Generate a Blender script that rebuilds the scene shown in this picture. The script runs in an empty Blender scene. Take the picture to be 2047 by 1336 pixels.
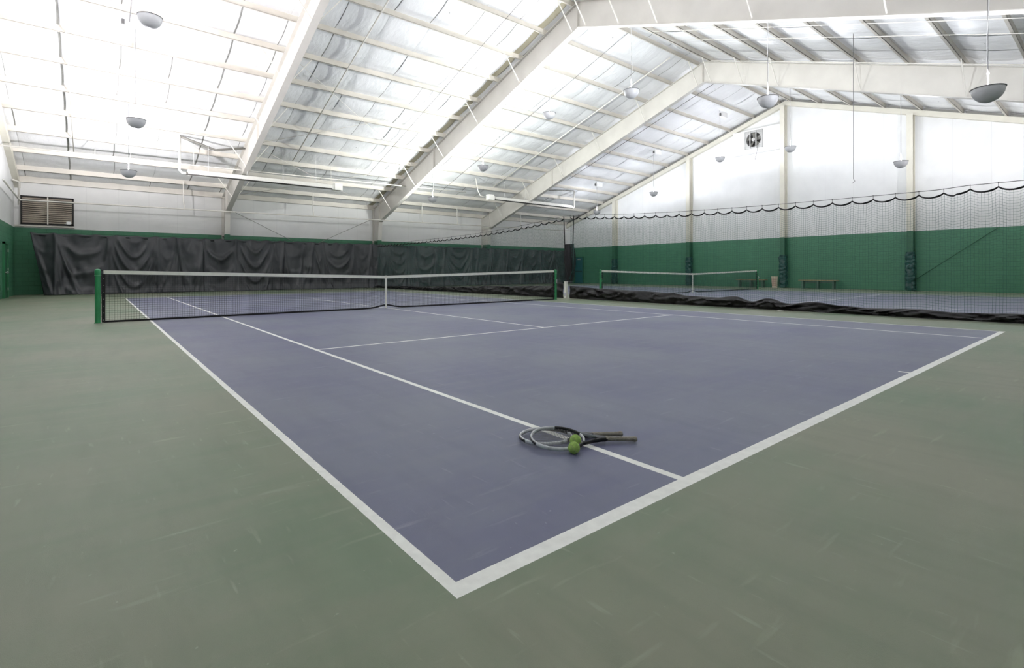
import bpy, math, random
from mathutils import Vector, Matrix, noise
random.seed(7)
PI = math.pi
SC = bpy.context.scene
COL = SC.collection

# ------------------------------------------------------------------ helpers
def lin(c):
    return tuple(((v/255)/12.92 if v/255 <= .04045 else ((v/255+.055)/1.055)**2.4) for v in c)

class MB:
    """collects shapes in world coordinates and links them as one mesh object"""
    def __init__(s): s.v = []; s.f = []; s.m = []
    def quad(s, pts, m=0):
        n = len(s.v); s.v += [tuple(p) for p in pts]; s.f.append(tuple(range(n, n+len(pts)))); s.m.append(m)
    def box(s, a, b, m=0, M=None):
        x0, y0, z0 = a; x1, y1, z1 = b
        P = [Vector(p) for p in ((x0,y0,z0),(x1,y0,z0),(x1,y1,z0),(x0,y1,z0),(x0,y0,z1),(x1,y0,z1),(x1,y1,z1),(x0,y1,z1))]
        if M: P = [M @ p for p in P]
        n = len(s.v); s.v += [tuple(p) for p in P]
        for q in ((0,3,2,1),(4,5,6,7),(0,1,5,4),(1,2,6,5),(2,3,7,6),(3,0,4,7)):
            s.f.append(tuple(n+i for i in q)); s.m.append(m)
        return s
    def hull8(s, P, m=0):
        n = len(s.v); s.v += [tuple(p) for p in P]
        for q in ((0,3,2,1),(4,5,6,7),(0,1,5,4),(1,2,6,5),(2,3,7,6),(3,0,4,7)):
            s.f.append(tuple(n+i for i in q)); s.m.append(m)
        return s
    def tube(s, pts, r, k=8, m=0, cap=True, closed=False, r2=None, upv=None):
        """tube along a polyline; r may be a list; r2 = second half axis (flat section)"""
        pts = [Vector(p) for p in pts]; N = len(pts)
        rs = r if isinstance(r, (list, tuple)) else [r]*N
        n0 = len(s.v); up = None
        for i, p in enumerate(pts):
            if closed: t = pts[(i+1) % N]-pts[i-1]
            else: t = pts[min(i+1, N-1)]-pts[max(i-1, 0)]
            t.normalize()
            if upv is not None: up = Vector(upv)
            elif up is None: up = Vector((0,0,1)) if abs(t.z) < .9 else Vector((1,0,0))
            a = t.cross(up)
            if a.length < 1e-6: a = t.cross(Vector((0,1,0)))
            a.normalize(); b = a.cross(t); b.normalize()
            if upv is None: up = b
            rb = rs[i] if r2 is None else r2*rs[i]/rs[0]
            for j in range(k):
                an = 2*PI*(j+.5)/k
                s.v.append(tuple(p+a*math.cos(an)*rs[i]+b*math.sin(an)*rb))
        for i in range(N if closed else N-1):
            for j in range(k):
                A = n0+i*k+j; B = n0+i*k+(j+1) % k
                i2 = (i+1) % N
                s.f.append((A, B, n0+i2*k+(j+1) % k, n0+i2*k+j)); s.m.append(m)
        if cap and not closed:
            s.f.append(tuple(n0+j for j in reversed(range(k)))); s.m.append(m)
            s.f.append(tuple(n0+(N-1)*k+j for j in range(k))); s.m.append(m)
        return s
    def lathe(s, c, prof, k=24, m=0):
        c = Vector(c); n0 = len(s.v)
        for r, z in prof:
            for j in range(k):
                a = 2*PI*j/k; s.v.append((c.x+r*math.cos(a), c.y+r*math.sin(a), c.z+z))
        for i in range(len(prof)-1):
            for j in range(k):
                s.f.append((n0+i*k+j, n0+i*k+(j+1) % k, n0+(i+1)*k+(j+1) % k, n0+(i+1)*k+j)); s.m.append(m)
        s.f.append(tuple(n0+j for j in reversed(range(k)))); s.m.append(m)
        s.f.append(tuple(n0+(len(prof)-1)*k+j for j in range(k))); s.m.append(m)
        return s
    def grid(s, fn, nu, nv, m=0):
        n0 = len(s.v)
        for i in range(nu+1):
            for j in range(nv+1): s.v.append(tuple(fn(i/nu, j/nv)))
        for i in range(nu):
            for j in range(nv):
                a = n0+i*(nv+1)+j
                s.f.append((a, a+nv+1, a+nv+2, a+1)); s.m.append(m)
        return s
    def build(s, name, mats, parent=None, smooth=False, org=None):
        o0 = Vector(org) if org is not None else (parent.location.copy() if parent is not None and parent.parent is None else Vector((0,0,0)))
        me = bpy.data.meshes.new(name)
        me.from_pydata([(x-o0.x, y-o0.y, z-o0.z) for x, y, z in s.v], [], s.f)
        if not isinstance(mats, (list, tuple)): mats = [mats]
        for mt in mats: me.materials.append(mt)
        me.polygons.foreach_set('material_index', s.m)
        if smooth: me.polygons.foreach_set('use_smooth', [True]*len(s.f))
        me.validate(); me.update()
        o = bpy.data.objects.new(name, me); COL.objects.link(o)
        if parent is not None: o.parent = parent
        else: o.location = o0
        return o

def tag(o, label=None, cat=None, group=None, kind=None):
    if label: o['label'] = label
    if cat: o['category'] = cat
    if group: o['group'] = group
    if kind: o['kind'] = kind
    return o
def thing(name, loc, label, cat, group=None):
    o = bpy.data.objects.new(name, None); COL.objects.link(o); o.location = loc
    o.empty_display_size = .1
    return tag(o, label, cat, group)
def copy_tree(o, parent=None):
    c = o.copy(); COL.objects.link(c); c.parent = parent
    for ch in list(o.children): copy_tree(ch, c)
    return c
def struct(o, label=None):
    o['kind'] = 'structure'
    if label: o['label'] = label
    return o
def smooth_angle(o, a=35):
    me = o.data
    me.polygons.foreach_set('use_smooth', [True]*len(me.polygons))
    try: me.set_sharp_from_angle(angle=math.radians(a))
    except Exception: pass

# ------------------------------------------------------------------ materials
def mat(name, col, rough=.6, metal=0, var=.0, scale=5., bump=0., bscale=30., spec=.5, col2=None, aniso=None):
    m = bpy.data.materials.new(name); m.use_nodes = True
    nt = m.node_tree; b = nt.nodes['Principled BSDF']
    c = lin(col)
    b.inputs['Roughness'].default_value = rough; b.inputs['Metallic'].default_value = metal
    b.inputs['Specular IOR Level'].default_value = spec
    b.inputs['Base Color'].default_value = (*c, 1)
    tc = nt.nodes.new('ShaderNodeTexCoord')
    if var > 0 or col2:
        n = nt.nodes.new('ShaderNodeTexNoise'); n.inputs['Scale'].default_value = scale; n.inputs['Detail'].default_value = 6
        if aniso:
            mp = nt.nodes.new('ShaderNodeMapping'); mp.inputs['Scale'].default_value = aniso
            nt.links.new(tc.outputs['Object'], mp.inputs[0]); nt.links.new(mp.outputs[0], n.inputs['Vector'])
        else: nt.links.new(tc.outputs['Object'], n.inputs['Vector'])
        r = nt.nodes.new('ShaderNodeValToRGB')
        r.color_ramp.elements[0].position = .35; r.color_ramp.elements[1].position = .65
        c2 = lin(col2) if col2 else tuple(min(1, v*(1+var)) for v in c)
        c1 = c if col2 else tuple(v*(1-var) for v in c)
        r.color_ramp.elements[0].color = (*c1, 1); r.color_ramp.elements[1].color = (*c2, 1)
        nt.links.new(n.outputs['Fac'], r.inputs[0]); nt.links.new(r.outputs[0], b.inputs['Base Color'])
    if bump > 0:
        n2 = nt.nodes.new('ShaderNodeTexNoise'); n2.inputs['Scale'].default_value = bscale; n2.inputs['Detail'].default_value = 4
        nt.links.new(tc.outputs['Object'], n2.inputs['Vector'])
        bp = nt.nodes.new('ShaderNodeBump'); bp.inputs['Strength'].default_value = bump; bp.inputs['Distance'].default_value = .02
        nt.links.new(n2.outputs['Fac'], bp.inputs['Height']); nt.links.new(bp.outputs[0], b.inputs['Normal'])
    return m

def court_mat(name, base, worn, fleck, rough=.45):
    """painted acrylic court: blotchy wear, drag streaks and pale scuffs"""
    m = bpy.data.materials.new(name); m.use_nodes = True
    nt = m.node_tree; N = nt.nodes; L = nt.links; b = N['Principled BSDF']
    tc = N.new('ShaderNodeTexCoord')
    def noi(sc, det, mp=None, rot=0):
        mpn = N.new('ShaderNodeMapping'); mpn.inputs['Scale'].default_value = mp or (1,1,1); mpn.inputs['Rotation'].default_value = (0,0,rot)
        L.new(tc.outputs['Object'], mpn.inputs[0])
        n = N.new('ShaderNodeTexNoise'); n.inputs['Scale'].default_value = sc; n.inputs['Detail'].default_value = det
        L.new(mpn.outputs[0], n.inputs['Vector']); return n
    def ramp(src, p0, p1, v0=0., v1=1.):
        r = N.new('ShaderNodeMapRange'); r.inputs[1].default_value = p0; r.inputs[2].default_value = p1
        r.inputs[3].default_value = v0; r.inputs[4].default_value = v1
        L.new(src, r.inputs[0]); return r.outputs[0]
    def mix(f, a, c):
        x = N.new('ShaderNodeMix'); x.data_type = 'RGBA'
        L.new(f, x.inputs[0]) if not isinstance(f, float) else None
        for i, v in ((6, a), (7, c)):
            if isinstance(v, tuple): x.inputs[i].default_value = (*v, 1)
            else: L.new(v, x.inputs[i])
        return x.outputs[2]
    big = noi(.55, 5); c = mix(ramp(big.outputs['Fac'], .36, .64), lin(base), lin(worn))
    st = noi(2.2, 5, (.5, 3.2, 1), .65); c = mix(ramp(st.outputs['Fac'], .45, .68, 0, .42), c, lin(worn))
    st2 = noi(2.0, 5, (3.4, .6, 1), .25); c = mix(ramp(st2.outputs['Fac'], .48, .70, 0, .22), c, tuple(v*.72 for v in lin(base)))
    fl = noi(9, 6, (.25, 2.0, 1), 1.1); c = mix(ramp(fl.outputs['Fac'], .63, .76, 0, .26), c, lin(fleck))
    fl2 = noi(11, 4, (2.6, .35, 1), .5); c = mix(ramp(fl2.outputs['Fac'], .655, .76, 0, .26), c, lin(fleck))
    dots = noi(26, 2); c = mix(ramp(dots.outputs['Fac'], .745, .765, 0, .4), c, lin(fleck))
    L.new(c, b.inputs['Base Color'])
    b.inputs['Roughness'].default_value = rough; b.inputs['Specular IOR Level'].default_value = .38
    g = noi(420, 3); bp = N.new('ShaderNodeBump'); bp.inputs['Strength'].default_value = .25; bp.inputs['Distance'].default_value = .003
    L.new(g.outputs['Fac'], bp.inputs['Height']); L.new(bp.outputs[0], b.inputs['Normal'])
    return m

def block_mat(name, col, axis='X'):
    """painted concrete block wall"""
    m = bpy.data.materials.new(name); m.use_nodes = True
    nt = m.node_tree; N = nt.nodes; L = nt.links; b = N['Principled BSDF']
    tc = N.new('ShaderNodeTexCoord'); sep = N.new('ShaderNodeSeparateXYZ'); cmb = N.new('ShaderNodeCombineXYZ')
    L.new(tc.outputs['Object'], sep.inputs[0]); L.new(sep.outputs[axis], cmb.inputs['X']); L.new(sep.outputs['Z'], cmb.inputs['Y'])
    br = N.new('ShaderNodeTexBrick'); br.inputs['Scale'].default_value = 1; br.inputs['Mortar Size'].default_value = .008
    br.inputs['Brick Width'].default_value = .406; br.inputs['Row Height'].default_value = .203
    c = lin(col); br.inputs['Color1'].default_value = (*c, 1); br.inputs['Color2'].default_value = (*[v*1.12 for v in c], 1)
    br.inputs['Mortar'].default_value = (*[v*.82 for v in c], 1)
    L.new(cmb.outputs[0], br.inputs['Vector']); L.new(br.outputs['Color'], b.inputs['Base Color'])
    bp = N.new('ShaderNodeBump'); bp.invert = True; bp.inputs['Strength'].default_value = .5; bp.inputs['Distance'].default_value = .01
    L.new(br.outputs['Fac'], bp.inputs['Height']); L.new(bp.outputs[0], b.inputs['Normal'])
    b.inputs['Roughness'].default_value = .5
    return m

def panel_mat(name, col, axis='X', step=1.22):
    """white faced wall liner with fine vertical joints"""
    m = bpy.data.materials.new(name); m.use_nodes = True
    nt = m.node_tree; N = nt.nodes; L = nt.links; b = N['Principled BSDF']
    tc = N.new('ShaderNodeTexCoord'); sep = N.new('ShaderNodeSeparateXYZ'); L.new(tc.outputs['Object'], sep.inputs[0])
    md = N.new('ShaderNodeMath'); md.operation = 'PINGPONG'; md.inputs[1].default_value = step/2; L.new(sep.outputs[axis], md.inputs[0])
    ls = N.new('ShaderNodeMath'); ls.operation = 'LESS_THAN'; ls.inputs[1].default_value = .008; L.new(md.outputs[0], ls.inputs[0])
    n = N.new('ShaderNodeTexNoise'); n.inputs['Scale'].default_value = 1.2; n.inputs['Detail'].default_value = 5; L.new(tc.outputs['Object'], n.inputs['Vector'])
    r = N.new('ShaderNodeMapRange'); r.inputs[1].default_value = .3; r.inputs[2].default_value = .7; L.new(n.outputs['Fac'], r.inputs[0])
    x = N.new('ShaderNodeMix'); x.data_type = 'RGBA'; c = lin(col)
    x.inputs[6].default_value = (*[v*.93 for v in c], 1); x.inputs[7].default_value = (*c, 1); L.new(r.outputs[0], x.inputs[0])
    y = N.new('ShaderNodeMix'); y.data_type = 'RGBA'; L.new(ls.outputs[0], y.inputs[0]); L.new(x.outputs[2], y.inputs[6]); y.inputs[7].default_value = (*[v*.86 for v in c], 1)
    L.new(y.outputs[2], b.inputs['Base Color']); b.inputs['Roughness'].default_value = .6
    return m

def liner_mat(name, col):
    """vinyl faced roof insulation: creases and little torn specks"""
    m = bpy.data.materials.new(name); m.use_nodes = True
    nt = m.node_tree; N = nt.nodes; L = nt.links; b = N['Principled BSDF']
    tc = N.new('ShaderNodeTexCoord')
    n = N.new('ShaderNodeTexNoise'); n.inputs['Scale'].default_value = .9; n.inputs['Detail'].default_value = 6; L.new(tc.outputs['Object'], n.inputs['Vector'])
    r = N.new('ShaderNodeMapRange'); r.inputs[1].default_value = .3; r.inputs[2].default_value = .7; L.new(n.outputs['Fac'], r.inputs[0])
    c = lin(col); x = N.new('ShaderNodeMix'); x.data_type = 'RGBA'
    x.inputs[6].default_value = (*[v*.90 for v in c], 1); x.inputs[7].default_value = (*c, 1); L.new(r.outputs[0], x.inputs[0])
    vo = N.new('ShaderNodeTexNoise'); vo.inputs['Scale'].default_value = 6.5; vo.inputs['Detail'].default_value = 1; L.new(tc.outputs['Object'], vo.inputs['Vector'])
    gt = N.new('ShaderNodeMapRange'); gt.inputs[1].default_value = .815; gt.inputs[2].default_value = .83; L.new(vo.outputs['Fac'], gt.inputs[0])
    y = N.new('ShaderNodeMix'); y.data_type = 'RGBA'; L.new(gt.outputs[0], y.inputs[0]); L.new(x.outputs[2], y.inputs[6]); y.inputs[7].default_value = (.12, .12, .11, 1)
    L.new(y.outputs[2], b.inputs['Base Color']); b.inputs['Roughness'].default_value = .42
    mp = N.new('ShaderNodeMapping'); mp.inputs['Scale'].default_value = (1.6, .7, .7); mp.inputs['Rotation'].default_value = (0, 0, .5); L.new(tc.outputs['Object'], mp.inputs[0])
    n2 = N.new('ShaderNodeTexNoise'); n2.inputs['Scale'].default_value = 3.2; n2.inputs['Detail'].default_value = 5; L.new(mp.outputs[0], n2.inputs['Vector'])
    bp = N.new('ShaderNodeBump'); bp.inputs['Strength'].default_value = .55; bp.inputs['Distance'].default_value = .05
    L.new(n2.outputs['Fac'], bp.inputs['Height']); L.new(bp.outputs[0], b.inputs['Normal'])
    return m

M_green = court_mat('court_green', (109,128,103), (133,136,117), (172,180,156))
M_blue = court_mat('court_blue', (101,103,132), (118,122,138), (162,166,182))
M_line = mat('line_paint', (238,239,234), .55, var=.05, scale=18)
M_wallg_x = block_mat('wall_green_x', (58,116,86), 'X')
M_wallg_y = block_mat('wall_green_y', (70,126,97), 'Y')
M_wallw_x = panel_mat('wall_white_x', (226,226,224), 'X')
M_wallw_y = panel_mat('wall_white_y', (230,231,231), 'Y', 1.4)
M_liner = liner_mat('roof_liner', (240,241,242))
M_seam = mat('liner_seam', (140,141,136), .7, var=.15, scale=3)
M_purlin = mat('purlin_paint', (207,202,192), .5, var=.05, scale=2)
M_gapshade = mat('liner_gap_shade', (172,166,144), .7)
M_steel = mat('frame_paint', (203,200,193), .45, var=.04, scale=1.2)
M_steel2 = mat('column_paint', (214,211,198), .5, var=.03, scale=2)
M_colgreen = mat('column_green', (52,104,76), .5, var=.06)
M_pipe = mat('pipe_white', (222,219,211), .4, var=.04)
M_netgreen = mat('post_green', (58,146,94), .35, var=.05)
M_netdk = mat('net_cord', (20,22,26), .8)
M_divcord = mat('divider_cord', (50,98,89), .8)
M_band = mat('net_band', (232,232,222), .6, var=.04, scale=12)
M_black = mat('black_vinyl', (27,25,26), .45, var=.3, scale=1.5, bump=.25, bscale=5, spec=.4)
M_bundle = mat('bundle_vinyl', (24,24,27), .6, var=.2, scale=3, bump=.2, bscale=8, spec=.3)
M_blackmat = mat('black_webbing', (18,18,20), .7)
M_curtain = mat('curtain_vinyl', (57,59,63), .36, var=.10, scale=1.3, bump=.25, bscale=4, spec=.5)
M_bowl = mat('bowl_grey', (186,187,190), .45)
M_bowlin = mat('bowl_inner', (245,245,245), .4)
M_bowlwhite = mat('lamp_white', (235,235,235), .4)
M_wire = mat('wire_white', (225,225,225), .5)
M_wiredk = mat('wire_dark', (95,95,95), .5)
M_dark = mat('dark_gap', (38,36,34), .7)
M_bronze = mat('louver_metal', (176,166,152), .5, var=.12)
M_heater = mat('heater_white', (230,229,222), .35, var=.03)
M_heatdk = mat('heater_tube', (60,58,55), .5)
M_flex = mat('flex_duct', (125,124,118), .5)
M_pad = mat('pad_vinyl', (26,72,68), .3, var=.2, scale=6, bump=.5, bscale=9)
M_bench = mat('bench_wood', (150,134,98), .5, var=.12, scale=8)
M_benchleg = mat('bench_leg', (88,116,104), .6, var=.1)
M_bin = mat('bin_plastic', (216,204,184), .5, var=.04)
M_binslot = mat('bin_stripe', (196,160,146), .5)
M_teal = mat('door_teal', (36,94,104), .45, var=.05)
M_doorg = mat('door_green', (34,92,62), .45, var=.05)
M_metal = mat('bright_metal', (200,202,200), .3, metal=.7)
M_galv = mat('fan_galvanised', (190,190,188), .4, metal=.3, var=.1)
M_ball = mat('ball_felt', (204,250,132), .95, var=.14, scale=90, bump=.8, bscale=900)
M_ballseam = mat('ball_seam', (214,228,170), .9)
M_rwhite = mat('racket_white', (206,208,212), .28, var=.12, scale=30)
M_rblack = mat('racket_black', (28,28,32), .28)
M_rgrey = mat('racket_grey', (120,124,130), .3)
M_grip = mat('racket_grip', (146,141,130), .8, var=.15, scale=60, bump=.6, bscale=200)
M_string = mat('racket_string', (120,120,118), .5)

# ------------------------------------------------------------------ room
X0, X1, Y0, Y1 = -3.7, 31.5, -6.6, 30.4
YR = 11.885                       # ridge
def roofz(y): return 11.5-abs(y-YR)/3
GZ = 3.05
RG = (15.43, 0.0)                 # second court origin

def floor_mesh():
    bw, sw, hw = .075, .045, .025
    xs, ys = {X0, X1}, {Y0, Y1}
    def rects(ox):
        R = []
        x = lambda v: ox+v
        R += [(x(0), x(10.97), 0, bw), (x(0), x(10.97), 23.77-bw, 23.77), (x(0), x(sw), 0, 23.77), (x(10.97-sw), x(10.97), 0, 23.77)]
        for c in (1.372, 9.598): R.append((x(c-hw), x(c+hw), 0, 23.77))
        for c in (5.485, 18.285): R.append((x(1.372), x(9.598), c-hw, c+hw))
        R.append((x(5.485-hw), x(5.485+hw), 5.485, 18.285))
        R.append((x(5.485-hw), x(5.485+hw), 0, .17)); R.append((x(5.485-hw), x(5.485+hw), 23.60, 23.77))
        return R
    RR = rects(0)+rects(RG[0])
    for a, b, c, d in RR: xs |= {round(a, 5), round(b, 5)}; ys |= {round(c, 5), round(d, 5)}
    xs = sorted(xs); ys = sorted(ys)
    me = MB(); nx, ny = len(xs), len(ys)
    for x in xs:
        for y in ys: me.v.append((x, y, 0))
    for i in range(nx-1):
        for j in range(ny-1):
            cx, cy = (xs[i]+xs[i+1])/2, (ys[j]+ys[j+1])/2
            k = 0
            for ox in (0, RG[0]):
                if ox < cx < ox+10.97 and 0 < cy < 23.77: k = 1
            if any(a < cx < b and c < cy < d for a, b, c, d in RR): k = 2
            me.f.append((i*ny+j, (i+1)*ny+j, (i+1)*ny+j+1, i*ny+j+1)); me.m.append(k)
    # slab sides and underside
    T = .15
    me.box((X0, Y0, -T-.01), (X1, Y1, -.01), 0)
    struct(me.build('floor', [M_green, M_blue, M_line]), 'green tennis floor with blue courts and white painted lines')
floor_mesh()

def gable(x, xt, mats, name):
    """end wall in the plane x, thickness towards xt; split at the green line"""
    m = MB()
    def ext(poly, k):
        n = len(poly)
        m.quad([(x, y, z) for y, z in poly], k); m.quad([(xt, y, z) for y, z in reversed(poly)], k)
        for i in range(n):
            a, b = poly[i], poly[(i+1) % n]
            m.quad([(x, a[0], a[1]), (x, b[0], b[1]), (xt, b[0], b[1]), (xt, a[0], a[1])], k)
    ext([(Y0, 0), (Y1, 0), (Y1, GZ), (Y0, GZ)], 0)
    ext([(Y0, GZ), (Y1, GZ), (Y1, roofz(Y1)), (YR, roofz(YR)), (Y0, roofz(Y0))], 1)
    return m.build(name, mats)
struct(gable(X1, X1+.2, [M_wallg_y, M_wallw_y], 'wall_right'), 'gable end wall, green below and white above')
struct(gable(X0, X0-.2, [M_wallg_y, M_wallw_y], 'wall_left'), 'left end wall, green below and white above')
for nm, y, yt in (('wall_back', Y1, Y1+.2), ('wall_front', Y0, Y0-.2)):
    a, b = min(y, yt), max(y, yt)
    m = MB(); m.box((X0-.2, a, 0), (X1+.2, b, GZ), 0); m.box((X0-.2, a, GZ), (X1+.2, b, roofz(Y1)+.05), 1)
    struct(m.build(nm, [M_wallg_x, M_wallw_x]), 'low side wall, green below and white above' if nm == 'wall_back' else 'low side wall behind the camera')

# ---- roof: insulation between purlins, seams, purlins as parts
PO = [.35+1.55*i for i in range(12)]          # purlin offsets from the ridge
def ceiling():
    m = MB()
    seams = []
    x = X0+.4
    while x < X1-.3:
        seams.append(x); x += 1.52
    # shift to the seams seen in the photo
    rng = random.Random(3)
    for sgn in (-1, 1):
        offs = [0]+PO+[Y1-YR]
        for k in range(len(offs)-1):
            a, b = offs[k], offs[k+1]
            xx = X0; js = 0
            lst = []
            for s in seams:
                w = rng.choice([.012, .015, .02, .03, .04]) if rng.random() < .6 else .004
                if abs(s-(-1.78)) < .4: s2 = -1.8; w = .06
                elif abs(s-2.78) < .4: s2 = 2.85; w = .055
                else: s2 = s+rng.uniform(-.05, .05)
                lst.append((s2, w))
            if sgn > 0:      # liner gap beside the middle frame, the frame's shadow put into its olive colour
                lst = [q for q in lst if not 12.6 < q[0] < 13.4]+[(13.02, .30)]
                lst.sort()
            cells = []; p = X0
            for s, w in lst:
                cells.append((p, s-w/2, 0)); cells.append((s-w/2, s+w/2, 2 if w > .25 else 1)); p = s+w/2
            cells.append((p, X1, 0))
            for (xa, xb, sm) in cells:
                if sm:
                    def fn(u, v):
                        o = a+(b-a)*v; y = YR+sgn*o
                        return (xa+(xb-xa)*u+.05*math.sin(PI*v)*sgn*.5, y, roofz(y)-.035*math.sin(PI*v))
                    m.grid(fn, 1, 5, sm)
                else:
                    ph = rng.uniform(.6, 1.2)
                    def fn(u, v):
                        o = a+(b-a)*v; y = YR+sgn*o
                        bul = .085*ph*math.sin(PI*v)*(.62+.38*math.sin(PI*u))
                        e = .05*math.sin(PI*v)*sgn*.5
                        return (xa+(xb-xa)*u+(e if X0 < xa+(xb-xa)*u < X1 else 0), y, roofz(y)-.02*math.sin(PI*v)-bul*1.0+.02*math.sin(PI*v)*(1-math.sin(PI*u)))
                    m.grid(fn, 5, 5, 0)
    # outer metal deck
    for sgn in (-1, 1):
        e = Y1+.2-YR
        P = []
        for (o, t) in ((0, .12), (e, .12), (e, .2), (0, .2)):
            P.append((o, roofz(YR+o)+t))
        A = [(X0-.2, YR+sgn*o, z) for o, z in P]; B = [(X1+.2, YR+sgn*o, z) for o, z in P]
        m.quad(A, 0); m.quad(list(reversed(B)), 0)
        for i in range(4): m.quad([A[i], A[(i+1) % 4], B[(i+1) % 4], B[i]], 0)
    c = m.build('ceiling', [M_liner, M_seam, M_gapshade], smooth=False)
    smooth_angle(c, 30)
    struct(c, 'white vinyl faced roof insulation between steel purlins')
    for sgn in (-1, 1):
        for k, o in enumerate(PO):
            if o > 18: continue
            y = YR+sgn*o; z = roofz(y)
            p = MB()
            # Z section: web, top lip, bottom flange
            p.box((X0, y-.004, z-.225), (X1, y+.004, z+.0))
            p.box((X0, y-.07 if sgn > 0 else y, z-.229), (X1, y if sgn > 0 else y+.07, z-.221))
            p.box((X0, y-.07 if sgn > 0 else y-.004, z-.229), (X1, y-.062 if sgn > 0 else y+.004, z-.20))
            q = p.build('purlin', M_purlin, c, org=(0,0,0))
        # eave strut
        y = YR+sgn*(Y1-YR-.12); z = roofz(y)
        q = MB().box((X0, y-.06, z-.28), (X1, y+.06, z)).build('eave_strut', M_purlin, c, org=(0,0,0))
    return c
ceiling()

# rake trims under the roof on the end walls
for i, (xa, xb) in enumerate(((X1-.26, X1), (X0, X0+.2))):
    m = MB()
    for sgn in (-1, 1):
        P = []
        e = Y1-YR
        for x in (xa, xb):
            P += [(x, YR, roofz(YR)-.23), (x, YR+sgn*e, roofz(Y1)-.23), (x, YR+sgn*e, roofz(Y1)-.50), (x, YR, roofz(YR)-.50)]
        m.hull8(P)
    tr = struct(m.build('trim_%d' % (i+1), M_steel2), 'painted steel rake beam under the roof slope')
    if i == 0:  # grey strips added as the shadow in the gap between rake beam and roof
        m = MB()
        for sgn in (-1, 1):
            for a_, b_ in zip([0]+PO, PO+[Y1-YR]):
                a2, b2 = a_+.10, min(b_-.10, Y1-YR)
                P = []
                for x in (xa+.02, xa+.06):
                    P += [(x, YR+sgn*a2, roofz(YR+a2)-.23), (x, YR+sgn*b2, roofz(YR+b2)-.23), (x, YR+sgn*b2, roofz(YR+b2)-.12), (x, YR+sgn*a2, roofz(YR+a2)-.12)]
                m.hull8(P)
        m.build('rake_gap_shade', M_flex, tr, org=(0,0,0))

# ------------------------------------------------------------------ steel frames
def beam(m, P, Q, x, w=.25, t=.018):
    """flange plate from P to Q (y,z) centred on x"""
    a = Vector((0, Q[0]-P[0], Q[1]-P[1])); n = Vector((0, -a.z, a.y)).normalized()*t
    pts = []
    for xx in (x-w/2, x+w/2):
        pts += [(xx, P[0], P[1]), (xx, Q[0], Q[1]), (xx, Q[0]+n.y, Q[1]+n.z), (xx, P[0]+n.y, P[1]+n.z)]
    m.hull8(pts)
def frame(x, label):
    t = thing('steel_roof_frame', (x, YR, 0), label, 'roof frame', 'rigid steel frames of the hall')
    for sgn in (1, -1):
        Y = lambda o: YR+sgn*o
        E = Y1-YR
        # column
        c = MB()
        ob, ot = E-.50, E-.98       # inner face offset at the floor / at the knee
        zk = 10.27-.345*ot
        web = [(Y(E-.04), 0), (Y(ob), 0), (Y(ot), zk), (Y(E-.04), zk)]
        P = [(x-.006, y, z) for y, z in web]+[(x+.006, y, z) for y, z in web]; c.hull8(P)
        beam(c, (Y(ob), 0), (Y(ot), zk), x); beam(c, (Y(E-.02), 0), (Y(E-.02), zk+.95), x, t=-.018*sgn if 0 else .018)
        for zz in (2.95,): c.box((x-.12, min(Y(E-.05), Y(ob-.2)), zz), (x+.12, max(Y(E-.05), Y(ob-.2)), zz+.015))
        # paint: green below the line
        o = c.build('column', [M_steel, M_colgreen], t)
        # rafter
        r = MB()
        zt0, zt1 = 11.27, roofz(Y(E))-.23
        web = [(Y(0), 10.29), (Y(ot), zk), (Y(E-.04), zk), (Y(E-.04), zt1), (Y(0), zt0)]
        A = [(x-.006, y, z) for y, z in web]; B = [(x+.006, y, z) for y, z in web]
        r.quad(A); r.quad(list(reversed(B)))
        for i in range(5): r.quad([A[i], A[(i+1) % 5], B[(i+1) % 5], B[i]])
        beam(r, (Y(0), 10.27), (Y(ot), zk), x); beam(r, (Y(0), zt0-.018), (Y(E-.04), zt1-.018), x)
        # web stiffeners
        for o_ in ((ot, 10.7, .08) if sgn > 0 else (ot,)):
            zb = 10.29-.345*o_; ztt = 11.25-o_/3
            for s in (-1, 1):
                r.box((x+(.006 if s > 0 else -.11), Y(o_)-.005, zb), (x+(.11 if s > 0 else -.006), Y(o_)+.005, ztt))
        r.build('rafter', M_steel, t)
        # flange braces from purlins to the bottom flange
        for k in (0, 2, 4, 6, 8, 10) if sgn > 0 else (0, 1, 2, 4, 6, 8, 10):
            o_ = PO[k]
            if o_ > ot: continue
            zb = 10.30-.345*o_; zp = roofz(Y(o_))-.22
            for s in (-1, 1):
                f = MB(); d = .80
                f.tube([(x+s*.09, Y(o_), zb), (x+s*(.09+d), Y(o_), zp)], .022, 4)
                f.build('flange_brace', M_pipe, t)
    # green paint on column foot as a part
    for sgn in (1,-1):
        g = MB(); E = Y1-YR
        ya, yb = YR+sgn*(E-.05), YR+sgn*(E-.60)
        yc = YR+sgn*(E-.86)
        def yin(z): 
            ot = E-.98; ob = E-.50; zk = 10.27-.345*ot
            return YR+sgn*(ob+(ot-ob)*z/zk)
        P = []
        for xx in (x-.132, x+.132):
            P += [(xx, yin(0)-sgn*.022, 0), (xx, yin(GZ)-sgn*.022, GZ), (xx, yin(GZ)+sgn*.03, GZ), (xx, yin(0)+sgn*.03, 0)]
        g.hull8(P)
        g.box((x-.012, min(ya, yin(GZ)), 0), (x+.012, max(ya, yin(GZ)), GZ))
        g.build('painted_foot', M_colgreen, t)
    return t
frame(4.6, 'white steel roof frame nearest the left wall, its rafter running up out of the top left of view')
frame(13.35, 'middle white steel roof frame whose peak shows at the top edge, above the divider net')
frame(22.2, 'farthest white steel roof frame, seen beyond the divider net in front of the fan wall')

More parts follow.
